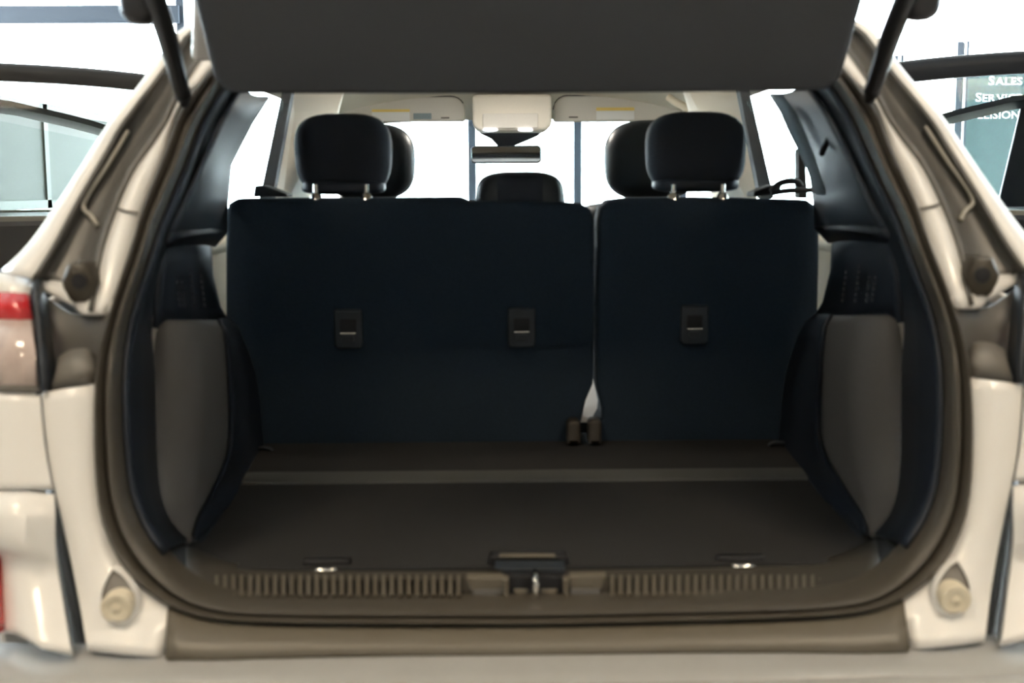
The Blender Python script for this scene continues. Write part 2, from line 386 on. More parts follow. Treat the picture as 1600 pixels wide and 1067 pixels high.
# ---------------------------------------------------------------- pillars (upper jamb)
NP = 30
def curve(pxs, d, n=NP): return resample([J(x, y, d) for x, y in pxs], n)
Aup = curve([(352, 60), (340, 90), (330, 107), (300, 147), (277, 182), (262, 228), (225, 319), (210, 372), (186, 445), (168, 491)], 0.004)
J1 = curve([(338, 52), (318, 88), (302, 112), (281, 150), (262, 191), (240, 225), (210, 268), (184, 326), (160, 400), (146, 488)], 0.0)
J1b = curve([(334, 50), (314, 84), (297, 108), (275, 146), (256, 187), (233, 221), (203, 264), (176, 324), (152, 398), (136, 486)], 0.03)
J2b = curve([(316, 40), (292, 62), (276, 88), (250, 126), (224, 164), (192, 206), (176, 236), (133, 312), (94, 385), (62, 436)], 0.034)
J2 = curve([(312, 38), (288, 56), (270, 82), (244, 120), (216, 156), (184, 200), (166, 232), (122, 308), (82, 382), (50, 434)], 0.004)
J3 = curve([(306, 34), (282, 46), (262, 68), (236, 106), (206, 146), (172, 188), (146, 228), (96, 306), (46, 378), (2, 422)], 0.022)
J4 = [Vector((p.x-0.012, p.y+0.14, p.z-0.004)) for p in J3]
J5 = [Vector((p.x-0.02, p.y+0.45, p.z+0.0)) for p in J3]
pil = both('pillar_flange', loft([Aup, [p+Vector((0, -0.006, 0)) for p in [a.lerp(b, 0.5) for a, b in zip(Aup, J1)]], J1]), 'paint', car, solid=0.006)
gut = both('drain_gutter', loft([J1, J1b, [a.lerp(b, 0.5)+Vector((0, 0.008, 0)) for a, b in zip(J1b, J2b)], J2b, J2]), 'darkgrey', car, solid=0.006)
both('quarter_skin', loft([J2, [a.lerp(b, 0.5)+Vector((0, -0.004, 0)) for a, b in zip(J2, J3)], J3, J4, J5]), 'paint', car, solid=0.004)
# raised seam bead in the gutter
for gi, s in enumerate((1, -1)):
    bead = [J(x, y, 0.018) for x, y in ((200, 205), (168, 258), (131, 318), (143, 338), (152, 352))]
    if s < 0: bead = [mir(p) for p in bead]
    mk('seam_bead', *tube(resample(bead, 24), 0.0035, 8), 'bead', gut[gi])
    # flange joint across the bright strip
    jt = [J(184, 326, -0.004), J(196, 330, -0.008), J(216, 333, -0.004)]
    if s < 0: jt = [mir(p) for p in jt]
    mk('flange_joint', *tube(jt, 0.0022, 6), 'recess', pil[gi])
# ---------------------------------------------------------------- tail-lamp mounting area
def patch(rows, mat, name, par=car, d=0.0, n=14, **k):
    """rows of (px,py,dY) control points, lofted"""
    R = [resample([J(x, y, dd+d) for x, y, dd in r], n) for r in rows]
    return both(name, loft(R), mat, par, **k)
# lower foot of the flange, cream (around the plug)
patch([[(146, 470, 0.002), (166, 476, 0.002), (176, 470, 0.002)], [(112, 462, 0.012), (126, 489, 0.006), (168, 492, 0.004)]], 'paint', 'flange_foot', solid=0.006)
patch([[(62, 436, 0.034), (100, 440, 0.03), (136, 446, 0.028), (152, 452, 0.02)], [(60, 446, 0.03), (90, 462, 0.022), (112, 474, 0.014), (146, 482, 0.008)]], 'paint', 'gutter_foot', solid=0.006)
for s in (1, -1):
    c = J(128, 440, 0.0); c = c if s > 0 else mir(c)
    ringp = [c+Vector((0.024*math.cos(a)*(1 if s > 0 else -1), -0.012, 0.031*math.sin(a)))*(0.9+0.1*abs(math.cos(3*a))) for a in [2*math.pi*k/20 for k in range(20)]]
    back = [p+Vector((0, 0.045, 0)) for p in ringp]
    fr = [c+(p-c)*0.78+Vector((0, -0.008, 0)) for p in ringp]
    v, f = loft([back, ringp, fr], True); f.append(tuple(range(40, 60)))
    pl = mk('body_plug', v, f, 'plug', car)
    h = tube([c+Vector((0.004*s, -0.024, 0.002)), c+Vector((0.004*s, -0.02, 0.002))], 0.011, 14)
    mk('plug_hole', *h, 'black', pl)
# recess behind lamp
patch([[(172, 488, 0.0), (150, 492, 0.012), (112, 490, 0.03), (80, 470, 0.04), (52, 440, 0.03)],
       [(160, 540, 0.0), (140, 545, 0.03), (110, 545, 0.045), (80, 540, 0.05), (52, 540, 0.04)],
       [(152, 590, 0.0), (130, 600, 0.02), (100, 606, 0.03), (80, 612, 0.04), (56, 620, 0.04)]], 'darkgrey', 'lamp_recess', solid=0.006)
patch([[(150, 560, 0.012), (138, 545, 0.006), (112, 546, 0.004), (92, 556, 0.01)], [(152, 580, 0.008), (138, 572, -0.006), (112, 574, -0.008), (86, 585, 0.004)], [(150, 598, 0.008), (134, 600, 0.0), (108, 604, 0.0), (78, 608, 0.006)]], 'recess', 'lamp_bracket', solid=0.01)
# tail lamp: housing side, red upper lens, clear lower lens
lamps = both('tail_lamp', loft([resample([J(x, y, d) for x, y, d in r], 12) for r in (
    [(58, 436, 0.03), (72, 500, 0.03), (80, 560, 0.03), (84, 612, 0.03)], [(54, 440, 0.0), (62, 500, -0.004), (68, 560, -0.004), (72, 612, 0.0)],
    [(50, 442, -0.012), (56, 500, -0.02), (60, 560, -0.02), (64, 610, -0.012)])]), 'bezel', car, solid=0.006)
for i, s in enumerate((1, -1)):
    def lens(name, p, mat):
        R = [resample([J(x, y, d) for x, y, d in r], 10) for r in p]
        if s < 0: R = [[mir(q) for q in r] for r in R]
        return mk(name, *loft(R), mat, lamps[i], solid=0.012)
    lens('red_lens', [[(-60, 456, 0.05), (-20, 456, 0.0), (20, 457, -0.016), (44, 459, -0.016), (50, 462, 0.0)], [(-60, 497, 0.05), (-20, 497, 0.0), (20, 498, -0.024), (46, 498, -0.022), (54, 498, 0.0)]], 'red')
    lens('clear_lens', [[(-60, 498, 0.05), (-20, 498, 0.0), (20, 499, -0.022), (46, 499, -0.02), (54, 499, 0.0)], [(-60, 550, 0.05), (-20, 550, 0.0), (20, 551, -0.026), (52, 551, -0.024), (60, 551, 0.0)], [(-60, 600, 0.05), (-20, 600, 0.0), (20, 601, -0.02), (54, 601, -0.018), (62, 601, 0.0)]], 'clear')
    lens('lens_rim', [[(-60, 601, 0.05), (-20, 601, 0.0), (20, 602, -0.02), (54, 602, -0.018), (64, 602, 0.0)], [(-60, 613, 0.05), (-20, 613, 0.0), (20, 614, -0.014), (54, 614, -0.012), (66, 612, 0.0)]], 'recess')
    lens('white_crown', [[(-60, 424, 0.06), (-20, 424, 0.02), (10, 427, 0.01), (52, 438, 0.03)], [(-60, 455, 0.05), (-20, 455, 0.0), (20, 456, -0.014), (46, 458, -0.012)]], 'paint')
# ---------------------------------------------------------------- lower corner panel with bump stop
CPn = 26
edgeA = resample([J(x, y, 0.0) for x, y in ((150, 601), (148, 660), (150, 720), (156, 793), (172, 844), (200, 893), (234, 924), (262, 943), (258, 1025))], CPn)
cp1 = resample([J(x, y, -0.012) for x, y in ((125, 604), (122, 660), (124, 720), (130, 793), (146, 850), (172, 905), (204, 950), (236, 975), (240, 1025))], CPn)
cp2 = resample([J(x, y, -0.012) for x, y in ((95, 608), (94, 660), (98, 720), (106, 793), (124, 860), (148, 925), (170, 970), (186, 1000), (190, 1022))], CPn)
cp3 = resample([J(x, y, -0.002) for x, y in ((66, 614), (69, 660), (76, 720), (90, 786), (108, 862), (122, 930), (130, 975), (134, 1000), (138, 1017))], CPn)
cp4 = [p+Vector((-0.004, 0.05, 0)) for p in cp3]
corner = both('corner_panel', loft([[p+Vector((0, 0.03, 0)) for p in edgeA], edgeA, cp1, cp2, cp3, cp4]), 'paint', car, solid=0.004)
for i, s in enumerate((1, -1)):
    m_ = (lambda p: p) if s > 0 else mir
    tear = [(177, 884), (166, 902), (158, 925), (158, 948), (166, 966), (184, 976), (204, 970), (215, 950), (215, 930), (204, 908), (190, 892)]
    o = resample([J(x, y, -0.021) for x, y in tear+tear[:1]], 34)[:-1]
    c = sum(o, Vector())/len(o)
    r0 = [m_(p+Vector((0, 0.012, 0))) for p in o]; r1 = [m_(p) for p in o]; r2 = [m_(c+(p-c)*0.9+Vector((0, -0.003, 0))) for p in o]; r3 = [m_(c+(p-c)*0.82+Vector((0, 0.002, 0))) for p in o]
    v, f = loft([r0, r1, r2], True)
    pk = mk('stop_pocket', v, f, 'paint', corner[i])
    v, f = loft([r2, r3], True); f.append(tuple(range(33, 66))[::-1])
    # pocket floor
    mk('pocket_floor', v, f, 'recess', corner[i])
    bc = m_(J(187, 945, -0.018))
    rr = [(0.0215, 0.02), (0.0215, -0.012), (0.0195, -0.0165), (0.0135, -0.0175), (0.011, -0.0155), (0.006, -0.0155), (0.004, -0.0175), (0.0005, -0.018)]
    v, f = loft([[bc+Vector((q*math.cos(a), d, q*math.sin(a))) for a in [2*math.pi*k/28 for k in range(28)]] for q, d in rr], True)
    mk('bump_stop', v, f, 'rubber', corner[i])
# dark gap strip between corner panel and bumper, then bumper corner
patch([[(88, 760, 0.05), (100, 860, 0.05), (126, 1000, 0.05), (136, 1030, 0.05)], [(70, 760, 0.06), (84, 860, 0.06), (110, 1000, 0.06), (120, 1030, 0.06)]], 'darkgrey', 'bumper_gap', solid=0.01)
patch([[(66, 616, 0.02), (74, 700, 0.015), (85, 764, 0.015)], [(62, 617, -0.008), (70, 700, -0.012), (82, 764, -0.012)], [(20, 617, -0.02), (24, 700, -0.024), (30, 764, -0.026)], [(-40, 617, 0.0), (-40, 700, -0.005), (-40, 764, -0.01)], [(-110, 617, 0.12), (-110, 700, 0.12), (-110, 764, 0.12)]], 'paint', 'quarter_corner', solid=0.004)
patch([[(86, 772, 0.03), (88, 820, 0.03), (91, 862, 0.03), (104, 940, 0.03), (118, 1024, 0.03)], [(84, 772, -0.012), (86, 800, -0.022), (87, 862, -0.02), (98, 940, -0.022), (112, 1022, -0.018)],
       [(40, 768, -0.028), (40, 800, -0.05), (40, 855, -0.05), (46, 880, -0.03), (50, 940, -0.035), (64, 1012, -0.03)], [(-6, 768, -0.02), (-6, 800, -0.045), (-6, 850, -0.045), (14, 872, -0.026), (20, 930, -0.026), (26, 990, -0.02)], [(-110, 768, 0.1), (-110, 800, 0.08), (-110, 850, 0.08), (-60, 872, 0.06), (-50, 930, 0.06), (-50, 985, 0.06)]], 'paint', 'bumper_corner', n=20, solid=0.004)
patch([[(9, 868, 0.0), (12, 930, 0.0), (10, 984, 0.0)], [(-10, 868, -0.03), (-10, 930, -0.03), (-10, 990, -0.03)], [(-70, 868, 0.0), (-70, 930, 0.0), (-70, 990, 0.0)]], 'red', 'reflector', solid=0.01)
# ---------------------------------------------------------------- sill cover and bumper top
def strip(pxl, d):    # half row from the left corner to the centre, mirrored into one row
    h = resample([J(x, y, dd+d) for x, y, dd in pxl], 24); h[-1].x = 0
    return h+[mir(p) for p in h[-2::-1]]
rows = [strip([(262, 944, 0.012), (330, 966, 0.012), (420, 973, 0.012), (600, 976, 0.012), (812, 977, 0.012)], 0),
        strip([(262, 952, -0.004), (330, 972, -0.004), (420, 979, -0.004), (600, 981, -0.004), (812, 981, -0.004)], 0),
        strip([(260, 990, -0.008), (330, 992, -0.008), (420, 993, -0.008), (600, 994, -0.008), (812, 995, -0.008)], 0),
        strip([(259, 1000, -0.016), (330, 1000, -0.018), (420, 1000, -0.018), (600, 1000, -0.018), (812, 1000, -0.018)], 0),
        strip([(258, 1028, -0.02), (330, 1030, -0.024), (420, 1026, -0.024), (600, 1022, -0.024), (812, 1022, -0.024)], 0)]
mk('sill_cover', *loft(rows), 'sill', car, solid=0.006)
bz = P(800, 1024, 1.53).z
def brow(y, z, hw, curve_):
    r = []
    for k in range(49):
        u = -1+2*k/48; t = min(1, max(0, (0.53-abs(u*hw))/0.09)); r.append(Vector((u*hw, y+curve_*u*u, z+0.005*t*t*(3-2*t)*(y > 1.4))))
    return r
rows = [brow(1.60, bz-0.06, 0.8, 0.03), brow(1.575, bz-0.002, 0.8, 0.03), brow(1.53, bz-0.004, 0.81, 0.03), brow(1.485, bz-0.010, 0.83, 0.04), brow(1.470, bz-0.013, 0.83, 0.05), brow(1.465, bz-0.017, 0.83, 0.05),
        brow(1.455, bz-0.014, 0.84, 0.06), brow(1.41, bz-0.025, 0.85, 0.09), brow(1.37, bz-0.06, 0.86, 0.12), brow(1.35, bz-0.15, 0.87, 0.14), brow(1.38, bz-0.32, 0.85, 0.16)]
mk('rear_bumper', *loft(rows), 'bumpertop', car, solid=0.004)
# ---------------------------------------------------------------- cargo bay: inner frame, side trims, floor
FZ = P(800, 850, 1.85).z          # cargo floor height
S0 = 9; S1 = N-7
frameB = B[:N]                    # left half, top centre to bottom centre
fr1 = [p+Vector((0, 0.02, 0)) for p in frameB]
fr_in_px = [(800, 70), (590, 74), (460, 92), (392, 118), (366, 142), (340, 190), (322, 225), (302, 275), (268, 350), (252, 400), (232, 500), (236, 580), (238, 650), (240, 725), (246, 775), (258, 810), (278, 836), (305, 858), (340, 872), (390, 880), (450, 884), (590, 886), (812, 886)]
fr2 = resample([P(x, y, interp([(0, 2.2), (150, 2.14), (300, 2.0), (450, 1.94), (650, 1.92), (760, 1.90), (830, 1.84), (870, 1.79), (886, 1.755)], y)) for x, y in fr_in_px], N); fr2[0].x = fr2[-1].x = 0
i0 = 14; i1 = N-20
both('opening_trim', loft([frameB[8:i1], fr1[8:i1], [a.lerp(b, 0.5)+Vector((-0.006, 0, 0)) for a, b in zip(fr1, fr2)][8:i1], fr2[8:i1]]), 'trim', car, solid=0.006)
# header trim behind the liftgate
hd = [frameB[:9], [p+Vector((0, 0.09, 0.0)) for p in frameB[:9]]]
both('header_trim', loft(hd), 'trim', car, solid=0.01)
# upper pillar panel, slate
up_rows = [[(372, 138, 2.12), (388, 145, 2.3), (404, 150, 2.5), (418, 150, 2.62)], [(345, 185, 2.06), (362, 190, 2.3), (376, 192, 2.5), (392, 190, 2.62)],
           [(315, 250, 2.0), (330, 252, 2.25), (346, 255, 2.48), (358, 256, 2.6)], [(278, 330, 1.97), (312, 330, 2.2), (338, 330, 2.42), (351, 330, 2.52)], [(262, 360, 1.95), (310, 360, 2.18), (338, 360, 2.40), (351, 360, 2.5)]]
up = [resample([P(*q) for q in r], 14) for r in up_rows]
pp = both('pillar_trim', loft(up), 'pillar', car, solid=0.006)
# ledge below it
le = [[P(262, 360, 1.95), P(310, 360, 2.18), P(351, 360, 2.5)], [P(256, 372, 1.93), P(310, 366, 2.15), P(351, 364, 2.5)], [P(254, 384, 1.95), P(308, 380, 2.2), P(332, 384, 2.42)]]
both('trim_ledge', loft([resample(r, 12) for r in le]), 'trim', car, solid=0.006)
# lower side trim (vents) down to the wheel cover
ls = [[(252, 380, 1.95), (300, 378, 2.2), (326, 386, 2.42)], [(244, 430, 1.93), (296, 430, 2.2), (328, 430, 2.44)], [(240, 480, 1.93), (292, 482, 2.2), (340, 480, 2.48)], [(238, 512, 1.93), (290, 520, 2.14), (352, 500, 2.52)]]
st = both('side_trim', loft([resample([P(*q) for q in r], 16) for r in ls]), 'trim', car, solid=0.006)
for i, s in enumerate((1, -1)):
    parts = []
    for cxp, y0 in ((274, 2.08), (281, 2.12), (296, 2.19), (312, 2.30)):
        for k in range(7):
            p = P(cxp+k*1.2, 420+k*9, y0-0.02)
            q = P(cxp+k*1.2+1.0, 425+k*9, y0-0.02)
            if s < 0: p, q = mir(p), mir(q)
            parts.append(tube([p, q], 0.0025, 6))
    tag(mk('vent_slots', *join(parts), 'bezel', st[i]), kind='stuff')
# wheel cover: grey rear-facing swell turning into the dark inner wall
WR = [(500, [(262, 1.945), (282, 1.965), (305, 2.0), (322, 2.08), (340, 2.2), (352, 2.5)]),
      (520, [(244, 1.935), (280, 1.95), (308, 1.99), (328, 2.06), (350, 2.2), (372, 2.54)]),
      (600, [(238, 1.93), (275, 1.94), (312, 1.98), (332, 2.06), (362, 2.25), (398, 2.60)]),
      (700, [(238, 1.925), (272, 1.935), (310, 1.97), (330, 2.05), (362, 2.25), (408, 2.62)]),
      (770, [(244, 1.90), (272, 1.91), (306, 1.945), (324, 2.01), (348, 2.12), (372, 2.22)]),
      (805, [(256, 1.87), (276, 1.88), (300, 1.905), (314, 1.95), (328, 1.99), (340, 2.03)]),
      (836, [(282, 1.835), (290, 1.84), (298, 1.85), (303, 1.862), (308, 1.87), (312, 1.88)]),
      (846, [(292, 1.825), (296, 1.83), (300, 1.835), (302, 1.84), (304, 1.845), (306, 1.85)])]
cols = []
for y, r in WR: cols.append(resample([P(x, y, Y) for x, Y in r], 26))
rowsW = [resample([c[k] for c in cols], 30) for k in range(26)]
both('wheel_cover', loft(rowsW[:12]), 'trimgrey', car, solid=0.006)
both('wheel_arch_trim', loft(rowsW[11:]), 'trim', car, solid=0.006)
# wall under the arch trim to the floor
fl = lambda Y, x: Vector((x, Y, FZ))
both('side_skirt', loft([[P(312, 838, 1.88)]+[P(340, 805, 2.03), P(372, 770, 2.22), P(408, 706, 2.62)], [Vector((-0.525, 1.84, FZ-0.03)), Vector((-0.53, 2.03, FZ-0.03)), Vector((-0.54, 2.22, FZ-0.03)), Vector((-0.56, 2.66, FZ-0.03))]]), 'trim', car, solid=0.006)
# cargo floor boards
def floor_board(name, ya, yb, mat, z, xa, xb):
    v, f = prism([(-xa, ya, z), (xa, ya, z), (xb, yb, z), (-xb, yb, z)], (0, 0, -0.03)); return mk(name, v, f, mat, car, smooth=False, bevel=0.004)
fx = lambda Y: 0.565-0.02*(2.65-Y)/0.85
Ynear, Ys0, Ys1, Yfar = 1.755, P(800, 752, 1).z, 0, 2.68
def yfloor(py):      # distance at which the floor plane shows at image row py (centre)
    d = _f+_u*((533.5-py)/F); t = (FZ-CH)/d.z; return d.y*t
ysA, ysB = yfloor(752), yfloor(735)
floor_board('load_floor', yfloor(884), ysA-0.004, 'carpet', FZ, 0.56, 0.56)
floor_board('hinge_strip', ysA, ysB, 'carpetstrip', FZ+0.002, 0.56, 0.56)
floor_board('load_floor', ysB+0.004, 2.72, 'carpet', FZ, 0.56, 0.565)
# floor tie-down eyes in far corners, chrome hooks near the sill
for px, py in ((412, 706), (1214, 698)):
    c = P(px, py, 2.55); mk('tie_down_eye', *tube(resample([c+Vector((-0.02, 0, -0.012)), c+Vector((-0.014, -0.004, 0.008)), c+Vector((0.014, -0.004, 0.008)), c+Vector((0.02, 0, -0.012))], 14), 0.0045, 8), 'bezel', car)
for px, py in ((508, 892), (1161, 886)):
    c = P(px, py, 1.74)
    e = mk('tie_down_hook', *tube(resample([c+Vector((-0.016, 0.01, -0.002)), c+Vector((-0.013, -0.004, 0.002)), c+Vector((0.013, -0.004, 0.002)), c+Vector((0.016, 0.01, -0.002))], 14), 0.004, 10), 'chrome', car)
    mk('hook_cup', *slab(rounded(c.x-0.036, c.x+0.036, c.z-0.006, c.z+0.012, c.y+0.012, 0.005, 3), 0.02, 0.003), 'black', e)
# ribbed sill trim between floor and seal
rows = [strip([(292, 852, 0.18), (370, 880, 0.15), (470, 886, 0.14), (812, 886, 0.14)], 0), strip([(292, 880, 0.11), (370, 892, 0.12), (470, 896, 0.12), (812, 896, 0.12)], 0),
        strip([(300, 905, 0.06), (370, 912, 0.075), (470, 914, 0.08), (812, 914, 0.08)], 0), strip([(318, 922, 0.03), (380, 932, 0.03), (470, 937, 0.025), (812, 938, 0.025)], 0), strip([(330, 940, 0.03), (390, 948, 0.03), (470, 952, 0.03), (812, 955, 0.03)], 0)]
mk('sill_trim', *loft(rows), 'sillrib', car, solid=0.006)
parts = []
def ribx(px):
    a = P(px, 902, 1.705); b = P(px, 934, 1.622); h = Vector((0.0022, 0, 0)); up_ = Vector((0, -0.006, 0.006))
    return prism([a-h, a+h, b+h, b-h], up_)
for px in list(range(340, 720, 13))+list(range(956, 1330, 13)): parts.append(ribx(px))
tag(mk('sill_ribs', *join(parts), 'sill', car, smooth=False), kind='stuff')
# latch striker well with its two wings and the floor handle
zz = lambda x, y, Y: P(x, y, Y)
def quadprism(name, pts, Y, depth, mat, par=car, bevel=0.002):
    q = [P(x, y, Yy if Yy else Y) for x, y, Yy in [(p+(None,))[:3] for p in pts]]
    v, f = prism(q, (0, depth, 0)); return mk(name, v, f, mat, par, smooth=False, bevel=bevel)
latch = quadprism('latch_well', [(782, 900), (892, 900), (886, 936), (788, 936)], 1.640, 0.02, 'black')
for pts in (((728, 902), (787, 902), (786, 920), (736, 922)), ((889, 901), (948, 899), (940, 920), (890, 920))):
    quadprism('well_wing', pts, 1.632, 0.02, 'sill', latch)
for pts in (((738, 922), (786, 921), (786, 937), (742, 938)), ((890, 921), (938, 921), (934, 938), (890, 937))):
    quadprism('well_wing_face', pts, 1.630, 0.02, 'trimgrey', latch)
for pts in (((786, 904), (795, 906), (795, 935), (787, 935)), ((880, 906), (889, 904), (888, 935), (881, 935))):
    quadprism('well_cheek', pts, 1.622, 0.02, 'sill', latch)
for pts in (((802, 922), (826, 922), (822, 933), (806, 933)), ((845, 922), (872, 922), (867, 933), (848, 933))):
    quadprism('well_base', pts, 1.634, 0.01, 'sill', latch)
c = P(837, 918, 1.618)
mk('striker', *tube(resample([c+Vector((0, 0.03, 0.014)), c+Vector((0, 0, 0.014)), c+Vector((0, -0.006, 0.0)), c+Vector((0, 0, -0.014)), c+Vector((0, 0.03, -0.014))], 20), 0.0045, 10), 'chrome', latch)
hb = quadprism('floor_handle', [(766, 868), (886, 868), (894, 892), (760, 892)], 1.742, 0.03, 'black', bevel=0.004)
quadprism('handle_lip', [(780, 867), (868, 867), (868, 872.5), (780, 872.5)], 1.736, 0.01, 'sill', hb)
quadprism('handle_sill', [(772, 888), (884, 888), (880, 897), (792, 897)], 1.69, 0.04, 'bezel', hb)

# ---------------------------------------------------------------- rear seat, 60/40
YT, YBt = 2.53, 2.62
def sp(px, py): return P(px, py, lerp(YT, YBt, (py-310)/390))
left_o = [(352, 335), (356, 318), (370, 310), (520, 309), (700, 308), (718, 308), (732, 314), (800, 315), (880, 316), (908, 318), (922, 326), (929, 345), (929, 480), (927, 600), (915, 628), (908, 660), (906, 700), (812, 702), (600, 704), (395, 706), (372, 640), (352, 560), (352, 480), (352, 400)]
right_o = [(935, 345), (938, 326), (952, 313), (985, 309), (1100, 308), (1230, 311), (1262, 312), (1276, 322), (1281, 345), (1281, 400), (1279, 480), (1276, 560), (1256, 640), (1232, 700), (1100, 700), (925, 700), (925, 665), (940, 652), (941, 640), (933, 604), (933, 480)]
seatL = mk('rear_seat', *slab([sp(*q) for q in left_o], 0.13, 0.012), 'seatback', car); tag(seatL, 'wide section of the split rear seat back')
seatR = mk('rear_seat', *slab([sp(*q) for q in right_o], 0.13, 0.012), 'seatback', car); tag(seatR, 'narrow section of the split rear seat back')
def seat_cushion():
    v, f = slab(rounded(-0.62, 0.62, 0.45, 0.60, 2.72, 0.05), 0.42, 0.04); mk('seat_cushion', v, f, 'leather', car)
seat_cushion()
# tether anchors / release bezels
def anchor(px, py, par):
    c = sp(px, py); 
    W_, H_ = 0.029, 0.042
    y = c.y-0.012
    fr = slab(rounded(c.x-W_, c.x+W_, c.z-H_, c.z+H_, y, 0.006, 3, 0.010), 0.028, 0.003)
    a = mk('anchor_bezel', *fr, 'bezel', par)
    return [a, (c, y)]
for px, py, par in ((545, 513, seatL), (815, 511, seatL), (1084, 506, seatR)):
    a, (c, y) = anchor(px, py, par)
    mk('anchor_slot', *slab(rounded(c.x-0.017, c.x+0.017, c.z-0.008, c.z+0.020, y-0.001, 0.003, 3), 0.01, 0.001), 'black', par)
    mk('anchor_bar', *tube([(c.x-0.016, y-0.004, c.z-0.009), (c.x+0.016, y-0.004, c.z-0.009)], 0.0026, 8), 'chrome', par)
    mk('anchor_flap', *slab(rounded(c.x-0.012, c.x+0.012, c.z-0.028, c.z-0.014, y-0.003, 0.003, 3), 0.01, 0.001), 'bezel', par)
    mk('anchor_lip', *tube([(c.x-0.026, y-0.001, c.z+0.039), (c.x+0.026, y-0.001, c.z+0.039)], 0.0025, 8), 'bezel', par)
# hinge covers at the split, and an added white plate making the gap's bright glint
for (a, b, t, bt), par in (((886, 907, 657, 694), seatL), ((919, 940, 655, 694), seatR)):
    p0, p1 = P(a, bt, 2.56), P(b, t, 2.56)
    mk('hinge_cover', *slab(rounded(p0.x, p1.x, p0.z, p1.z, 2.555, 0.012, 4, 0.004), 0.05, 0.008), 'hinge', par)
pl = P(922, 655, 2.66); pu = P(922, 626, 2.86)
mk('gap_glint_plate', *prism([(pl.x-0.03, 2.68, pl.z), (pl.x+0.03, 2.68, pl.z), (pl.x+0.035, 2.86, pl.z+0.06), (pl.x-0.025, 2.86, pl.z+0.06)], (0, 0, -0.012)), 'label', car, smooth=False, bevel=0.003)
# rear head restraints
def headrest(cpx, hw, top, bot, Y, d, mat, par, n1=3.2, taper=0.03, band=True, posts=True):
    a = P(cpx-hw, top, Y); b = P(cpx+hw, bot, Y); c = (a+b)/2
    h = mk('headrest', *superblob(c, (b.x-a.x)/2, (a.z-b.z)/2, d, n1, 3.4, taper), mat, par)
    return c, (b.x-a.x)/2, (a.z-b.z)/2
def posts(c, off, z1, z0, par):
    for s in off:
        x = c.x+s
        mk('headrest_post', *tube([(x, c.y, z0), (x, c.y, z1)], 0.0065, 12), 'chrome', par)
        mk('post_collar', *tube([(x, c.y, z0-0.002), (x, c.y, z0+0.016), (x, c.y, z0+0.02)], [0.015, 0.012, 0.007], 12), 'chrome', par)
for cpx, par, tp, bt, po in ((536.5, seatL, 178, 304, (495, 573)), (1086, seatR, 175, 300, (1051, 1127))):
    c, a, b = headrest(cpx, 76.5, tp, bt, 2.60, 0.055, 'cloth', par)
    v, f = superblob(c+Vector((0, -0.004, -b*0.80)), a*0.86, b*0.20, 0.054, 3.5, 3.4); mk('headrest_base', v, f, 'trim', par)
    for q in po:
        x = P(q, 290, 2.56).x
        z0 = P(q, 316, 2.56).z; z1 = P(q, 288, 2.56).z
        mk('headrest_post', *tube([(x, 2.545, z0), (x, 2.545, z1)], 0.006, 12), 'chrome', par)
        mk('post_collar', *tube([(x, 2.545, z0), (x, 2.545, z0+0.016), (x, 2.545, z0+0.021)], [0.014, 0.011, 0.006], 12), 'chrome', par)
c, a, b = headrest(812, 70, 268, 345, 2.62, 0.05, 'leather', seatL, n1=3.4, taper=-0.06)
mk('headrest_insert', *superblob(c+Vector((0, -0.006, 0.0)), a*0.64, b*0.985, 0.05, 5, 3.4, -0.03), 'cloth', seatL)
# front seats
for cpx, tp in ((577, 193), (1017, 188)):
    a = P(cpx, tp, 3.4); fs = None
    v, f = slab(rounded(a.x-0.24, a.x+0.24, 0.45, 1.19, 3.36, 0.1), 0.14, 0.04)
    fs = mk('front_seat', v, f, 'leather', car)
    headrest(cpx, 73, tp, 312, 3.40, 0.06, 'leather', fs, n1=2.9, taper=0.0)
    v, f = slab(rounded(a.x-0.25, a.x+0.25, 0.38, 0.56, 3.5, 0.05), 0.5, 0.04); mk('front_cushion', v, f, 'leather', fs)
# belt guides on the shelf beside the seat
gl = [[(398, 290, 2.66), (410, 289, 2.66), (448, 303, 2.66), (448, 308, 2.66), (395, 308, 2.66)], [(1178, 300, 2.66), (1210, 288, 2.66), (1222, 291, 2.66), (1216, 302, 2.66), (1178, 308, 2.66)]]
for g in gl:
    v, f = prism([P(*q) for q in g], (0, 0.08, 0)); mk('belt_guide', v, f, 'black', car, smooth=False, bevel=0.003)
mk('belt_loop', *tube(resample([P(*q) for q in ((1205, 300, 2.64), (1216, 288, 2.64), (1232, 283, 2.64), (1245, 284, 2.64), (1252, 292, 2.64))], 16), 0.007, 8), 'black', car)
mk('belt_loop', *tube(resample([P(*q) for q in ((1205, 302, 2.63), (1230, 298, 2.63), (1262, 297, 2.63), (1282, 296, 2.63))], 12), 0.006, 8), 'black', car)
v, f = prism([P(1248, 232, 2.75), P(1258, 232, 2.75), P(1262, 310, 2.75), P(1248, 310, 2.75)], (0, 0.04, 0)); mk('belt_anchor_post', v, f, 'black', car, smooth=False, bevel=0.003)
# seat belt webbing down the right pillar, and its slot
wb = [[P(1206, 146, 2.5), P(1232, 206, 2.46), P(1254, 250, 2.45), P(1276, 305, 2.44)], [P(1228, 146, 2.46), P(1252, 200, 2.42), P(1270, 246, 2.41), P(1288, 305, 2.40)]]
mk('seat_belt', *loft([resample(r, 12) for r in wb]), 'webbing', car, solid=0.004)
mk('pillar_seam', *tube(resample([P(1330, 165, 2.1), P(1312, 190, 2.14), P(1290, 226, 2.2), P(1284, 240, 2.22)], 14), 0.006, 8), 'black', car)
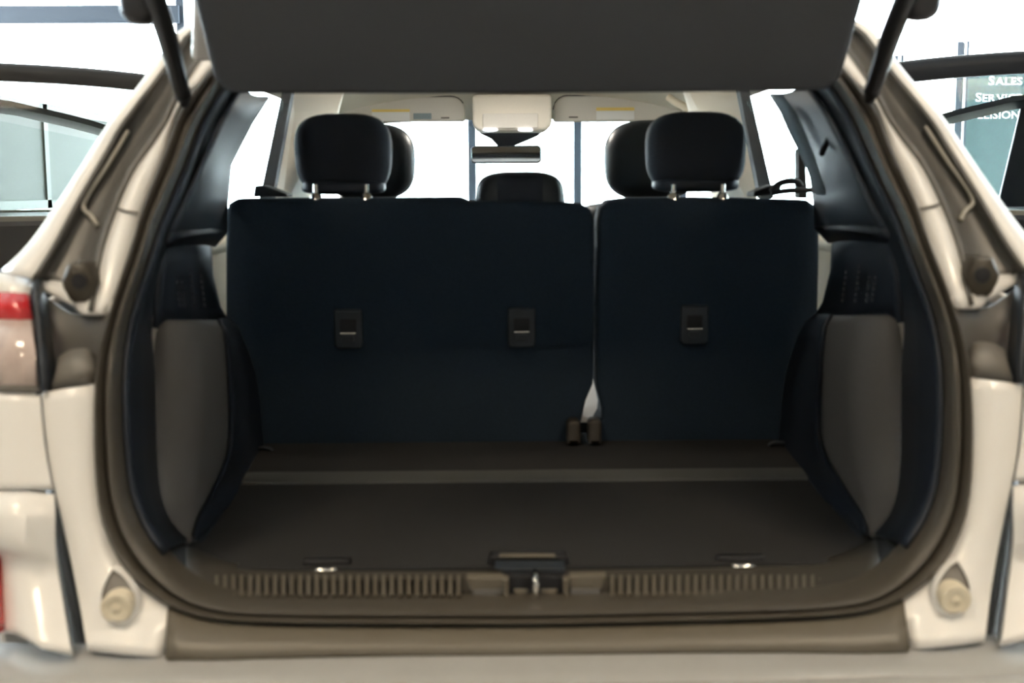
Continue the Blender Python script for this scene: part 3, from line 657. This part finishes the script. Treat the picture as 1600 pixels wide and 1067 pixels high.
# ---------------------------------------------------------------- cabin: headliner, roof, pillars, doors, glass
def arc_row(Y, z, hw, drop, n=21): return [Vector((hw*(-1+2*k/(n-1)), Y, z-drop*abs(-1+2*k/(n-1))**2.6)) for k in range(n)]
mk('headliner', *loft([arc_row(2.24, 1.50, 0.56, 0.03), arc_row(2.5, 1.56, 0.575, 0.05), arc_row(3.2, 1.59, 0.585, 0.07), arc_row(3.8, 1.575, 0.58, 0.07), arc_row(4.12, 1.545, 0.57, 0.06), arc_row(4.24, 1.475, 0.56, 0.02)]), 'headliner', car, solid=0.012)
mk('roof', *loft([arc_row(2.16, 1.515, 0.60, 0.03), arc_row(2.35, 1.60, 0.63, 0.07), arc_row(3.2, 1.64, 0.65, 0.08), arc_row(4.0, 1.61, 0.64, 0.07), arc_row(4.3, 1.51, 0.62, 0.03)]), 'paint', car, solid=0.01)
def cpill(pts, vec, mat, name): 
    v, f = prism([P(*q) for q in pts], vec); return both(name, (v, f), mat, car, smooth=False, bevel=0.004)
cpill([(441, 140, 3.12), (456, 140, 3.16), (424, 315, 3.12), (404, 315, 3.06)], (0, 0.05, 0), 'black', 'door_seal')
cpill([(455, 125, 3.18), (540, 125, 3.5), (478, 360, 3.5), (423, 360, 3.16)], (0, 0.04, 0), 'beige', 'centre_pillar')
for s in (1, -1):
    ys_ = (2.3, 2.8, 3.2, 3.6, 4.25)
    mk('roof_side_rail', *loft([[Vector((-s*0.565, y, 1.56)) for y in ys_], [Vector((-s*0.60, y, z+0.03)) for y, z in zip(ys_, (1.44, 1.465, 1.465, 1.45, 1.43))], [Vector((-s*0.605, y, z)) for y, z in zip(ys_, (1.44, 1.465, 1.465, 1.45, 1.43))]]), 'headliner', car, solid=0.015)
fill = mk('added_fill_lamp', *slab(rounded(-0.09, 0.09, 1.545, 1.60, 3.42, 0.012, 4), 0.14, 0.008), 'headliner', car)  # added unseen fill lamp that brightens the headliner and visors
mk('added_fill_lens', *boxm(-0.07, 0.07, 3.435, 3.545, 1.539, 1.546), 'fillglow', fill, smooth=False, bevel=0.002)
# A pillars and doors below the belt
for s in (1, -1):
    v, f = prism([(-0.56*s, 4.22, 1.44), (-0.50*s, 4.22, 1.455), (-0.64*s, 5.0, 1.03), (-0.71*s, 5.0, 1.03)], (0, 0.03, -0.04)); mk('front_pillar', v, f, 'beige', car, smooth=False)
dv = [[Vector((-0.69, Y, 1.13)) for Y in (2.5, 3.2, 4.0, 5.0)], [Vector((-0.73, Y, 1.10)) for Y in (2.5, 3.2, 4.0, 5.0)], [Vector((-0.72, Y, 0.8)) for Y in (2.5, 3.2, 4.0, 5.0)], [Vector((-0.70, Y, 0.35)) for Y in (2.5, 3.2, 4.0, 5.0)]]
both('door_card', loft(dv), 'beige', car, solid=0.03)
sk = [[Vector((-0.76, Y, 1.10)) for Y in (2.2, 3.2, 4.0, 5.0, 6.0)], [Vector((-0.86, Y, 1.02)) for Y in (2.0, 3.2, 4.0, 5.0, 6.0)], [Vector((-0.89, Y, 0.7)) for Y in (1.95, 3.2, 4.0, 5.0, 6.0)], [Vector((-0.86, Y, 0.3)) for Y in (1.95, 3.2, 4.0, 5.0, 6.0)]]
both('side_skin', loft(sk), 'paint', car, solid=0.01)
for ya, yb in ((2.62, 3.2), (3.45, 4.5)):
    t0, t1 = 0.57, 0.57
    v, f = prism([(-0.71, ya, 1.11), (-0.71, yb, 1.11), (-0.575, min(yb, 4.2), 1.45), (-0.575, ya, 1.45)], (-0.005, 0, 0)); both('side_window', (v, f), 'carglass', car, smooth=False)
v, f = prism([(-0.55, 4.24, 1.455), (0.55, 4.24, 1.455), (0.68, 5.05, 1.02), (-0.68, 5.05, 1.02)], (0, 0.003, 0.005)); mk('windshield', v, f, 'carglass', car, smooth=False)
mk('dashboard', *slab(rounded(-0.7, 0.7, 0.45, 0.98, 4.3, 0.08), 0.75, 0.05), 'leather', car)
hood = [brow(5.0, 1.02, 0.78, 0), brow(5.5, 0.99, 0.8, 0), brow(6.1, 0.92, 0.8, -0.1), brow(6.25, 0.75, 0.78, -0.15), brow(6.25, 0.35, 0.78, -0.15)]
mk('hood', *loft(hood), 'paint', car, solid=0.01)
mk('cabin_floor', *boxm(-0.72, 0.72, 1.72, 6.0, 0.28, 0.34), 'carpet', car, smooth=False)
for yy in (2.35, 5.25):
    for s in (-1, 1):
        rings = [[Vector((s*(0.78+dx), yy+rr*math.cos(a), 0.34+rr*math.sin(a))) for a in [2*math.pi*k/28 for k in range(28)]] for rr, dx in ((0.2, -0.1), (0.34, -0.1), (0.34, 0.08), (0.2, 0.1))]
        v, f = loft(rings, True); f.append(tuple(range(84, 112))); mk('wheel', v, f, 'tyre', car)
# visors, overhead console, mirror
def visor(p0, p1, t, b, corner, lab, par=car):
    a, d = P(p0, t, 4.08), P(p1, b, 4.08)
    v, f = slab(rounded(a.x, d.x, d.z, a.z, 4.06, corner, 6, 0.008), 0.022, 0.008)
    o = mk('sun_visor', v, f, 'visor', par)
    # dark hem line
    rim = rounded(a.x, d.x, d.z, a.z, 4.062, corner, 6, 0.008)
    mk('visor_hem', *tube(rim[2:14], 0.0022, 6), 'recess', o)
    for l0, l1, m, z0, z1 in lab:
        q0, q1 = P(l0, z0, 4.055), P(l1, z1, 4.055)
        box_ = boxm(q0.x, q1.x, 4.054, 4.062, q1.z, q0.z); mk('visor_label', *box_, m, o, smooth=False)
    return o
visor(528, 727, 152, 190, 0.045, ((581, 640, 'yellow', 171, 175), (581, 640, 'label', 175, 189), (646, 674, 'bluelabel', 177, 186), (689, 702, 'recess', 183, 185)))
visor(864, 1064, 150, 190, 0.045, ((932, 991, 'yellow', 168, 173), (932, 991, 'label', 173, 187), (889, 903, 'recess', 182, 184)))
a, b = P(738, 148, 3.95), P(862, 204, 3.95)
con = mk('overhead_console', *slab(rounded(a.x, b.x, b.z, a.z, 3.93, 0.014, 5, 0.03), 0.2, 0.012), 'headliner', car)
q0, q1 = P(754, 177, 3.92), P(841, 200, 3.92)
mk('console_lid', *slab(rounded(q0.x, q1.x, q1.z, q0.z, 3.922, 0.006, 4), 0.02, 0.003), 'visor', con)
for px in (766, 821):
    c = P(px, 203, 3.925); mk('map_light', *superblob(c, 0.024, 0.0055, 0.01, 3, 3, nu=20, nv=10), 'maplight', con)
# grab handle on the right
mk('grab_handle', *tube(resample([P(1045, 152, 3.7), P(1056, 160, 3.68), P(1072, 168, 3.66), P(1080, 176, 3.66)], 12), 0.012, 8), 'beige', car)
mb = [P(x, y, 4.15) for x, y in ((744, 203), (852, 202), (840, 212), (822, 220), (802, 228), (778, 228), (768, 217), (752, 209))]
v, f = prism(mb, (0, 0.05, 0)); mm = mk('mirror_mount', v, f, 'steel', car, smooth=False, bevel=0.004)
a, b = P(735.5, 228, 4.08), P(846, 255, 4.08)
mk('rear_view_mirror', *slab(rounded(a.x, b.x, b.z, a.z, 4.06, 0.014, 5), 0.03, 0.006), 'steel', car)
v, f = slab(rounded(a.x+0.004, b.x-0.004, b.z+0.004, a.z-0.004, 4.056, 0.011, 5), 0.006, 0.001)
cc = Vector(((a.x+b.x)/2, 4.056, (a.z+b.z)/2))
v = [Vector((p[0], p[1]+(p[2]-cc.z)*0.025, p[2])) for p in v]
mk('mirror_face', v, f, 'mirror', mm, smooth=False)

# ---------------------------------------------------------------- liftgate and struts
G0 = P(800, 151, 1.915)                    # hinge-side edge of the inner trim
gdir = Vector((0, -math.cos(math.radians(48)), math.sin(math.radians(48)))); gn = Vector((0, -gdir.z, gdir.y))
gn = -gn if gn.y > 0 else gn              # inner side faces the camera
def G(px, py):
    d = _f+_r*((px-800)/F)+_u*((533.5-py)/F); o = Vector((CX, 0, CH)); nrm = gdir.cross(Vector((1, 0, 0)))
    t = (G0-o).dot(nrm)/d.dot(nrm); return o+d*t
lo = [G(800, 151), G(600, 151), (G(400, 151)), G(362, 150), G(344, 142), G(333, 126), G(324, 92), G(314, 50), G(301, 0)]
lo[0].x = 0
tip = lo[-1]
ext = [Vector((tip.x-0.035, 0, 0))+Vector((0, tip.y, tip.z))+gdir*0.18]
half = lo+ext
outer = [p-gn*0.10 for p in half]
vv = half+[mir(p) for p in half[:0:-1]]
v, f = prism(vv, -gn*0.05)
gate = empty('liftgate', G0+coff, car)
goff = -(G0+coff)
_mk2 = mk
def gmk(name, v, f, mat, **k): return _mk(name, [Vector(p)+coff+goff for p in v], f, mat, gate, **k)
gmk('trim_panel', v, f, 'gatetrim', smooth=False, bevel=0.012)
hw = abs(ext[0].x); base = Vector((0, ext[0].y, ext[0].z))
def gq(u0, u1, w0, w1, th, off=0.0): 
    return prism([base+gdir*u0+Vector((-w0, 0, 0))-gn*off, base+gdir*u0+Vector((w0, 0, 0))-gn*off, base+gdir*u1+Vector((w1, 0, 0))-gn*off, base+gdir*u1+Vector((-w1, 0, 0))-gn*off], -gn*th)
gmk('rear_window', *gq(0.0, 0.34, hw-0.08, hw-0.05, 0.006, 0.03), 'darkglass', smooth=False)
for s in (-1, 1):
    gmk('side_frame', *prism([base+Vector((s*(hw-0.09), 0, 0)), base+Vector((s*hw, 0, 0)), base+gdir*0.34+Vector((s*(hw+0.03), 0, 0)), base+gdir*0.34+Vector((s*(hw-0.06), 0, 0))], -gn*0.06), 'gatetrim', smooth=False, bevel=0.01)
gmk('lower_trim_panel', *gq(0.34, 0.72, hw+0.03, hw-0.02, 0.06), 'gatetrim', smooth=False, bevel=0.02)
o0 = Vector((0, 2.17, 1.50)); 
gmk('outer_skin', *gq(0.34, 0.76, hw+0.06, hw-0.0, 0.03, 0.07), 'paint', smooth=False, bevel=0.012)
gmk('spoiler', *prism([G0-gn*0.06+gdir*0.02+Vector((-0.50, 0, 0)), G0-gn*0.06+gdir*0.02+Vector((0.50, 0, 0)), base+Vector((hw-0.06, 0, 0))-gn*0.07, base+Vector((-hw+0.06, 0, 0))-gn*0.07], -gn*0.03), 'paint', smooth=False, bevel=0.01)
for s in (1, -1):
    m_ = (lambda p: p) if s > 0 else mir
    p0 = m_(P(287, 152, 1.93)); p1 = m_(P(262, 60, 1.80)); p2 = m_(P(240, -10, 1.70)); p3 = m_(P(222, -70, 1.62))
    st_ = mk('gas_strut', *tube([p0.lerp(p1, 0.12), p0.lerp(p1, 0.5), p1, p2, p3], [0.0125, 0.014, 0.015, 0.015, 0.015], 14), 'steel', car)
    mk('strut_rod', *tube([p0, p0.lerp(p1, 0.14)], 0.007, 10), 'black', st_)
    e = m_(P(289, 166, 1.935))
    mk('strut_socket', *tube([p0.lerp(p1, 0.1), p0, e], [0.013, 0.012, 0.007], 12), 'black', st_)
    mk('strut_ball', *superblob(m_(P(279, 143, 1.92)), 0.006, 0.006, 0.006, 2, 2, nu=12, nv=8), 'chrome', st_)
    h = m_(P(218, 4, 1.74))
    mk('gate_bumper', *superblob(h, 0.026, 0.03, 0.03, 2.6, 2.6, nu=20, nv=12), 'steel', st_)
